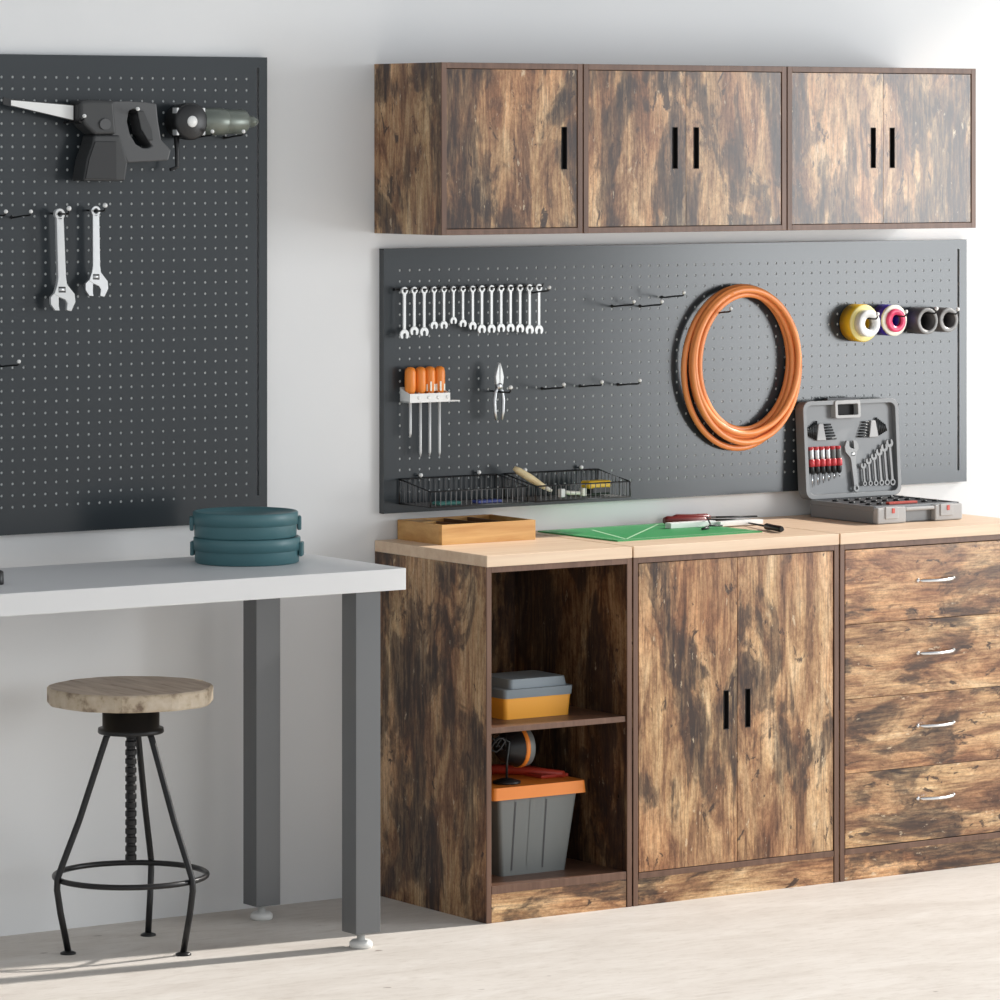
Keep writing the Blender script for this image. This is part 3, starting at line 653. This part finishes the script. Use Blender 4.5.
for g in (176, -70, 46):
    c_, s_ = math.cos(math.radians(g)), math.sin(math.radians(g))
    rz = [(5.2,47.2),(5.9,46),(12.3,28.5),(16.2,19.4),(17.4,16.4),(17.5,14.0),(16.7,9),(14.9,0.7)]
    l = MB().tube([(sx+r*c_, sy+r*s_, z) for r, z in rz], 0.72, 10).build('leg', 'blacksteel', t, org)
    MB().lathe([(0.01,0),(1.7,0),(1.7,0.35),(0.9,0.7),(0.01,0.8)], (sx+14.9*c_, sy+14.9*s_, 0), 'z', 16).build('foot', 'blacksteel', l, org)
MB().tube([(sx+16.5*math.cos(2*math.pi*i/48), sy+16.5*math.sin(2*math.pi*i/48), 15.8) for i in range(48)], 0.62, 10, closed=True).build('foot_ring', 'blacksteel', t, org)

# ---------------------------------------------------------------- things on the worktops
WT = 82.4
# wooden tray with compartments
org = (5.9, -19.7, WT); t = thing('wooden_tray', 'honey-coloured wooden tray with dark compartments on the left worktop', 'tray', org)
x0, x1, y0, y1, h, e = 5.9, 32.0, -19.7, -0.8, 4.6, 0.8
MB().box(x0, x1, y0, y0+e, WT, WT+h).box(x0, x1, y1-e, y1, WT, WT+h).box(x0, x0+e, y0+e, y1-e, WT, WT+h).box(x1-e, x1, y0+e, y1-e, WT, WT+h).build('frame', 'tray', t, org, 0.06)
MB().box(x0+e, x1-e, y0+e, y1-e, WT, WT+0.6).build('bottom', 'tray_dark', t, org)
for xd in (12.4, 18.6, 25.2): MB().box(xd-0.3, xd+0.3, y0+e, y1-e, WT+0.6, WT+h-0.25).build('divider', 'tray_dark', t, org)
MB().box(x0+e, 12.4-0.3, y1-7.0, y1-e, WT+h-1.0, WT+h-0.2).build('corner_shelf', 'tray', t, org)
# cutting mat
org = (44.4, -35.2, WT); t = thing('cutting_mat', 'green cutting mat with pale printed lines lying across the worktop seam', 'cutting mat', org, math.radians(1.5))
MB().box(0, 43, 0, 31.5, 0.0, 0.3).build('mat', 'mat_green', t)
mb = MB()
def ln(xa, ya, xb, yb, w_=0.22):
    d = Vector((xb-xa, yb-ya)).normalized(); nx, ny = -d.y*w_, d.x*w_
    mb.add([(xa+nx,ya+ny,0.315),(xa-nx,ya-ny,0.315),(xb-nx,yb-ny,0.315),(xb+nx,yb+ny,0.315)], [(0,1,2,3)])
ln(1.5,1.5,41.5,1.5); ln(1.5,1.5,1.5,30,0.12); ln(4,2,12,26,0.35); ln(4,2,34,29,0.3); ln(1.5,30,41.5,30,0.12); ln(41.5,1.5,41.5,30,0.12)
mb.build('printed_lines', 'mat_line', t)
# screwdrivers, ruler, knife on and beside the mat
def lying(name, label, cat, a, b, split, r1, r2, m1, m2, n1='handle', n2='shaft'):
    a, b = Vector(a), Vector(b); t = thing(name, label, cat, a); c_ = a.lerp(b, split)
    MB().tube([a, a.lerp(c_, 0.08), a.lerp(c_, 0.5), a.lerp(c_, 0.9), c_], [r1*0.7, r1, r1*0.92, r1, r1*0.5], 8).build(n1, m1, t, a)
    MB().tube([c_, b], [r2, r2*0.8], 6).build(n2, m2, t, a)
zz = WT+0.32
lying('screwdriver', 'dark red handled screwdriver lying on the green mat, nearer the front of the two', 'screwdriver', (77.5,-8.0,zz+1.1), (101.0,-11.5,zz+0.5), 0.50, 1.05, 0.3, 'darkred', 'hex')
lying('screwdriver', 'dark red handled screwdriver lying behind another at the rear of the green mat', 'screwdriver', (84.0,-2.9,zz+1.0), (108.0,-4.9,zz+0.5), 0.44, 0.95, 0.28, 'darkred', 'hex')
lying('awl', 'black-handled awl lying right of the green mat with its shaft pointing left', 'awl', atz(782, 529.3, WT+0.9), atz(740, 521.3, WT+0.7), 0.40, 0.8, 0.25, 'black', 'hex')
org = (73, -17, zz); t = thing('folding_rule', 'white folding rule lying on the green mat in front of the red screwdrivers', 'ruler', org, math.radians(0))
MB().box(0, 13.4, 0, 2.4, 0, 1.3).build('section', 'white', t, bev=0.1); MB().box(13.5, 26.5, -1.6, 0.6, 0, 1.1).build('section', 'white', t, bev=0.1)
org = Vector((77.6, -24.0, zz)); t = thing('caliper', 'small dark steel caliper lying over the white folding rule', 'caliper', org)
MB().tube([(0,0,0.4),(4.5,3.4,0.9),(6.5,7.5,2.1),(10.5,9.5,1.9)], 0.2, 6).build('beam', 'hex', t)
MB().tube([(-0.8,-0.4,0.35),(1.6,0.2,0.4)], 0.33, 6).tube([(3,1.8,0.7),(7.4,2.6,0.5)], 0.2, 6).build('jaw', 'hex', t)

# ---------------------------------------------------------------- tool case
org = (123.2, -32.5, WT)
t = thing('tool_case', 'open grey plastic tool case with upright lid on the right worktop', 'tool case', org)
bx0, bx1, by0, by1, bh = 123.2, 149.8, -32.5, -6.6, 4.3
mb = MB().box(bx0, bx1, by0+1.2, by1, WT, WT+bh-0.7)
base = mb.build('base', 'case', t, org, 0.35)
MB().box(bx0+0.8, bx1-0.8, by0+2, by1-0.6, WT+bh-0.72, WT+bh-0.3).build('insert', 'case_d', t, org)
mb = MB()
mb.box(bx0-0.1, bx0+0.7, by0+0.8, by1, WT+bh-1.2, WT+bh); mb.box(bx1-0.7, bx1+0.1, by0+0.8, by1, WT+bh-1.2, WT+bh); mb.box(bx0, bx1, by0+0.8, by0+1.6, WT+bh-1.2, WT+bh)
mb.build('rim', 'case', t, org, 0.15)
for a_, b_ in ((bx0, bx0+8.8), (bx1-8.6, bx1)): MB().box(a_, b_, by0-0.6, by0+1.3, WT+0.1, WT+bh-0.3).build('front_block', 'case_l', t, org, 0.3)
MB().box(bx0+8.8, bx1-8.6, by0-0.5, by0+0.5, WT+2.9, WT+bh-0.5).build('carry_handle', 'case_l', t, org, 0.3)
for xa in (bx0+4.2, bx1-5.2):
    MB().box(xa-2.0, xa+2.0, by0-0.95, by0-0.5, WT+1.2, WT+bh-0.1).build('latch', 'case_l', t, org, 0.2)
    MB().box(xa-0.1, xa+0.8, by0-1.1, by0-0.9, WT+2.6, WT+3.8).build('latch_button', 'redclip', t, org, 0.1)
mb = MB()
for i in range(7):
    for j in range(3): mb.lathe([(0.01,0),(0.75,0),(0.75,0.45),(0.45,0.45),(0.45,0.15),(0.01,0.15)], (bx0+4+i*3.5, -24.5+j*6.5, WT+bh-0.3), 'z', 10)
mb.build('socket_set', 'hex', t, org)
MB().box(bx0+9, bx0+18, -26.3, -25.0, WT+bh-0.3, WT+bh+0.25).build('label_strip', 'redclip', t, org, 0.1)
# lid: shallow tray leaning back; local frame: X along lid, Z up the lid, -Y out of it
LW, LH = 30.2, 24.2
lean = math.radians(-3.6)
LM = Matrix.Translation((bx0-1.6, -6.3, WT+bh)) @ Matrix.Rotation(lean, 4, 'X')
def lidm(mb): return mb.xf(LM)
def rr(x0, x1, z0, z1, r, n=5):
    return arc(x1-r, z0+r, r, -90, 0, n)+arc(x1-r, z1-r, r, 0, 90, n)+arc(x0+r, z1-r, r, 90, 180, n)+arc(x0+r, z0+r, r, 180, 270, n)
lidm(MB().prism(rr(0, LW, 0, LH, 2.2), 1.9, 2.3)).build('lid_shell', 'case', t, org)
lidm(MB().strip(rr(0, LW, 0, LH, 2.2), rr(1.1, LW-1.1, 1.1, LH-1.1, 1.6), -0.9, 2.0)).build('lid_rim', 'case', t, org, 0.1)
lidm(MB().prism(rr(1.1, LW-1.1, 1.1, LH-1.1, 1.6), 0.6, 1.0)).build('lid_insert', 'case', t, org)
lidm(MB().strip(rr(9.8, 17.8, LH-4.5, LH-0.1, 0.5, 2), rr(10.6, 17.0, LH-3.8, LH-1.0, 0.3, 2), -1.3, 0.7)).build('hang_tab', 'case_l', t, org, 0.08)
lidm(MB().prism(rr(10.4, 17.2, LH-4.0, LH-0.9, 0.3, 2), 0.5, 0.62)).build('tab_recess', 'black_void', t, org)
lidm(MB().box(8.5, 17.5, 0.0, 1.6, LH, LH+0.6)).build('top_hinge', 'case_d', t, org)
lidm(MB().box(3, LW-3, -0.5, 1.5, -0.35, 0.15)).build('hinge', 'case_d', t, org)
def lidthing(name, label, cat, x, z, group=None):
    o = thing(name, label, cat, (0,0,0), group=group); o.matrix_world = Matrix.Translation(LM.translation*S) @ Matrix.Rotation(lean, 4, 'X') @ Matrix.Translation((x*S, 0, z*S)); return o
def key_set(x, z, side, label):
    k = lidthing('hex_key_set', label, 'hex key set', x, z, 'hex key sets in the case lid')
    MB().prism([(-1.5,0),(1.5,0),(0.7,4.2),(-0.7,4.2)], -0.2, 0.55).build('holder', 'case_l', k, bev=0.15)
    for s_ in (-1, 1):
        for i in range(6):
            y = 0.15; z0 = 0.3+i*0.7
            if (s_ == 1) == side: pts = [(s_*1.3, y, z0), (s_*(4.8-0.32*i), y, z0+0.05)]
            else: pts = [(s_*(1.5+0.56*i), y, 0.2+0.25*i), (s_*(1.2+0.50*i), y, 4.9-0.35*i)]
            MB().tube(pts, 0.27, 6).build('key', 'hex', k)
key_set(6.0, 14.4, True, 'fan of black hex keys in the upper left of the case lid')
key_set(22.6, 14.6, False, 'fan of black hex keys in the upper right of the case lid')
for i in range(6):
    x = 2.6+i*1.72; L = 7.6-0.5*i*0.6
    k = lidthing('screwdriver', 'small red and black screwdriver, %s from the left in the case lid' % ORD[i], 'screwdriver', x, 12.6, 'small screwdrivers in the case lid')
    zc = -L*0.9+0.4*0
    MB().lathe([(0.01,0.2),(0.55,0.1),(0.62,-0.6),(0.62,-2.6),(0.5,-2.9)], (0,-0.15,0), 'z', 10).build('handle', 'satin' if i < 4 else 'grey', k)
    MB().lathe([(0.64,0.3),(0.66,-0.5),(0.5,-0.6)], (-0.05,-0.1,0), 'z', 10).build('cap', 'red', k)
    MB().lathe([(0.5,-2.7),(0.78,-2.9),(0.80,-4.4),(0.6,-4.6)], (0,-0.15,0), 'z', 10).build('grip', 'red', k)
    MB().lathe([(0.6,-4.5),(0.66,-5.0),(0.6,-6.0),(0.3,-6.4),(0.01,-6.4)], (0,-0.15,0), 'z', 10).build('collar', 'hex', k)
    MB().tube([(0,-0.15,-6.2),(0,-0.15,-9.6+0.45*i)], 0.17, 6).build('shaft', 'chrome', k)
k = lidthing('adjustable_wrench', 'adjustable wrench clipped head up in the middle of the case lid', 'wrench', 16.0, 2.2)
mm = Matrix.Rotation(math.radians(180-5), 4, 'Y') @ Matrix.Translation((0, 0, 0))
b, jaw, wh, sl, inl = adj_parts(11.6, 0.72)
off = Matrix.Translation((0, -0.35, 0))
for nm, mb_, mt in (('body', b, 'dull'), ('jaw', jaw, 'dull'), ('wheel_slot', sl, 'black'), ('thumb_wheel', wh, 'satin')): mb_.xf(off @ mm).build(nm, mt, k, bev=0.05)
for i in range(6):
    L = 4.7+i*1.08
    k_ = 0.62+0.05*i
    mb = wrench_mb(L, k_, 0.5)
    mb.xf(Matrix.Translation((19.0+i*1.78, -0.1, 3.2)) @ Matrix.Rotation(math.radians(180-3), 4, 'Y'))
    o = mb.build('combination_wrench', 'dull', None)
    o.matrix_world = Matrix.Translation(LM.translation*S) @ Matrix.Rotation(lean, 4, 'X')
    tag(o, 'small combination wrench, %s from the left of six rising in the case lid' % ORD[i], 'wrench', 'wrenches in the case lid')

# ---------------------------------------------------------------- inside the open shelf cabinet
z0 = 43.7; org = (12, -38.5, z0)
t = thing('storage_box', 'small amber storage box with a stepped blue-grey lid on the middle shelf', 'storage box', org)
def taper(x0, x1, y0, y1, z0, z1, e, mb=None):
    mb = mb or MB()
    def R_(d, z): return [(p[0], p[1], z) for p in rr(x0-d, x1+d, y0-d, y1+d, 0.9, 4)]
    a_ = R_(0, z0); b_ = R_(e, z1); n = len(a_)
    return mb.add(a_+b_, [(i, (i+1) % n, (i+1) % n+n, i+n) for i in range(n)]+[tuple(range(n-1, -1, -1)), tuple(range(n, 2*n))])
taper(11.7, 29.6, -37.0, -22, z0, z0+4.8, 0.35).build('body', 'amber', t, org)
taper(11.2, 30.1, -37.6, -21.4, z0+4.8, z0+6.8, 0.15).build('lid', 'bluegrey', t, org)
taper(13.2, 29.4, -36.6, -23, z0+6.8, z0+8.9, -0.4).build('lid_tray', 'bluegrey', t, org)
z0 = 8.2; org = (9, -37.5, z0)
t = thing('storage_bin', 'large grey storage bin with an orange lid on the bottom shelf', 'storage bin', org)
taper(10.6, 28.6, -37.0, -16, z0, z0+17.8, 1.9).build('body', 'grey', t, org)
mb = MB()
for xr in (13.2, 21.7):
    mb.add([(xr,-37.22,z0+1.2),(xr+0.35,-37.22,z0+1.2),(xr+0.35,-38.93,z0+17.0),(xr,-38.93,z0+17.0)], [(0,1,2,3)])
    mb.add([(xr,-37.22,z0+1.2),(xr+0.35,-37.22,z0+1.2),(xr+0.35,-36.6,z0+1.2),(xr,-36.6,z0+1.2)], [(0,1,2,3)])
mb.build('groove', 'case_d', t, org)
mb = MB()
mb.add([(17.4,-37.3,z0+2.0),(17.8,-37.3,z0+2.0),(17.8,-38.93,z0+17.0),(17.4,-38.93,z0+17.0)], [(0,1,2,3)]); mb.build('rib', 'grey', t, org)
taper(6.6, 32.4, -40.0, -14, z0+17.8, z0+20.6, -0.2).build('lid', 'orange_p', t, org)
mb = MB().box(24.5, 32.2, -33.0, -17.0, z0+20.6, z0+21.4)
mb.build('lid_ridge', 'redclip', t, org, 0.3)
MB().tube([(16,-17,z0+21.4),(20,-22,z0+22.0),(26,-27,z0+21.6),(30,-34,z0+21.4)], [0.9,1.1,1.0,0.8], 8).build('lid_clip', 'redclip', t, org)
LZT = z0+20.6
org = (14, -30, LZT)
t = thing('work_lamp', 'black clamp lamp with an orange-rimmed round head on the orange bin lid', 'lamp', org)
c_ = Vector((18.0, -31, LZT+7.6))
MB().lathe([(0.01,-4.2),(2.0,-4.0),(3.4,-2.6),(4.6,0.6)], c_, 'x', 32).build('shade', 'black', t, org)
MB().lathe([(4.6,0.6),(4.75,0.6),(4.75,1.7),(4.5,1.7)], c_, 'x', 32).build('shade_rim', 'orange_p', t, org)
MB().lathe([(4.6,1.7),(4.5,3.2),(3.4,3.9),(0.01,4.1)], c_, 'x', 32).build('front_lens', 'grey', t, org)
MB().tube([(14.2,-34,LZT+0.5),(13.9,-34.5,LZT+5),(14.6,-34.5,LZT+9.4),(12.8,-34,LZT+10.5),(11.2,-34,LZT+8.4)], 0.28, 8).build('stem', 'hex', t, org)
MB().lathe([(0.01,0),(3.2,0),(3.2,0.5),(1.2,1.1),(0.01,1.2)], (14.2,-34,LZT+0.02), 'z', 24).build('foot', 'black', t, org)
MB().tube([(12.0+2.2*math.cos(k*0.5), -33.5+1.2*math.sin(k*0.5), LZT+9+1.6*math.sin(k*0.83)) for k in range(26)], 0.22, 6).build('cord', 'black', t, org)
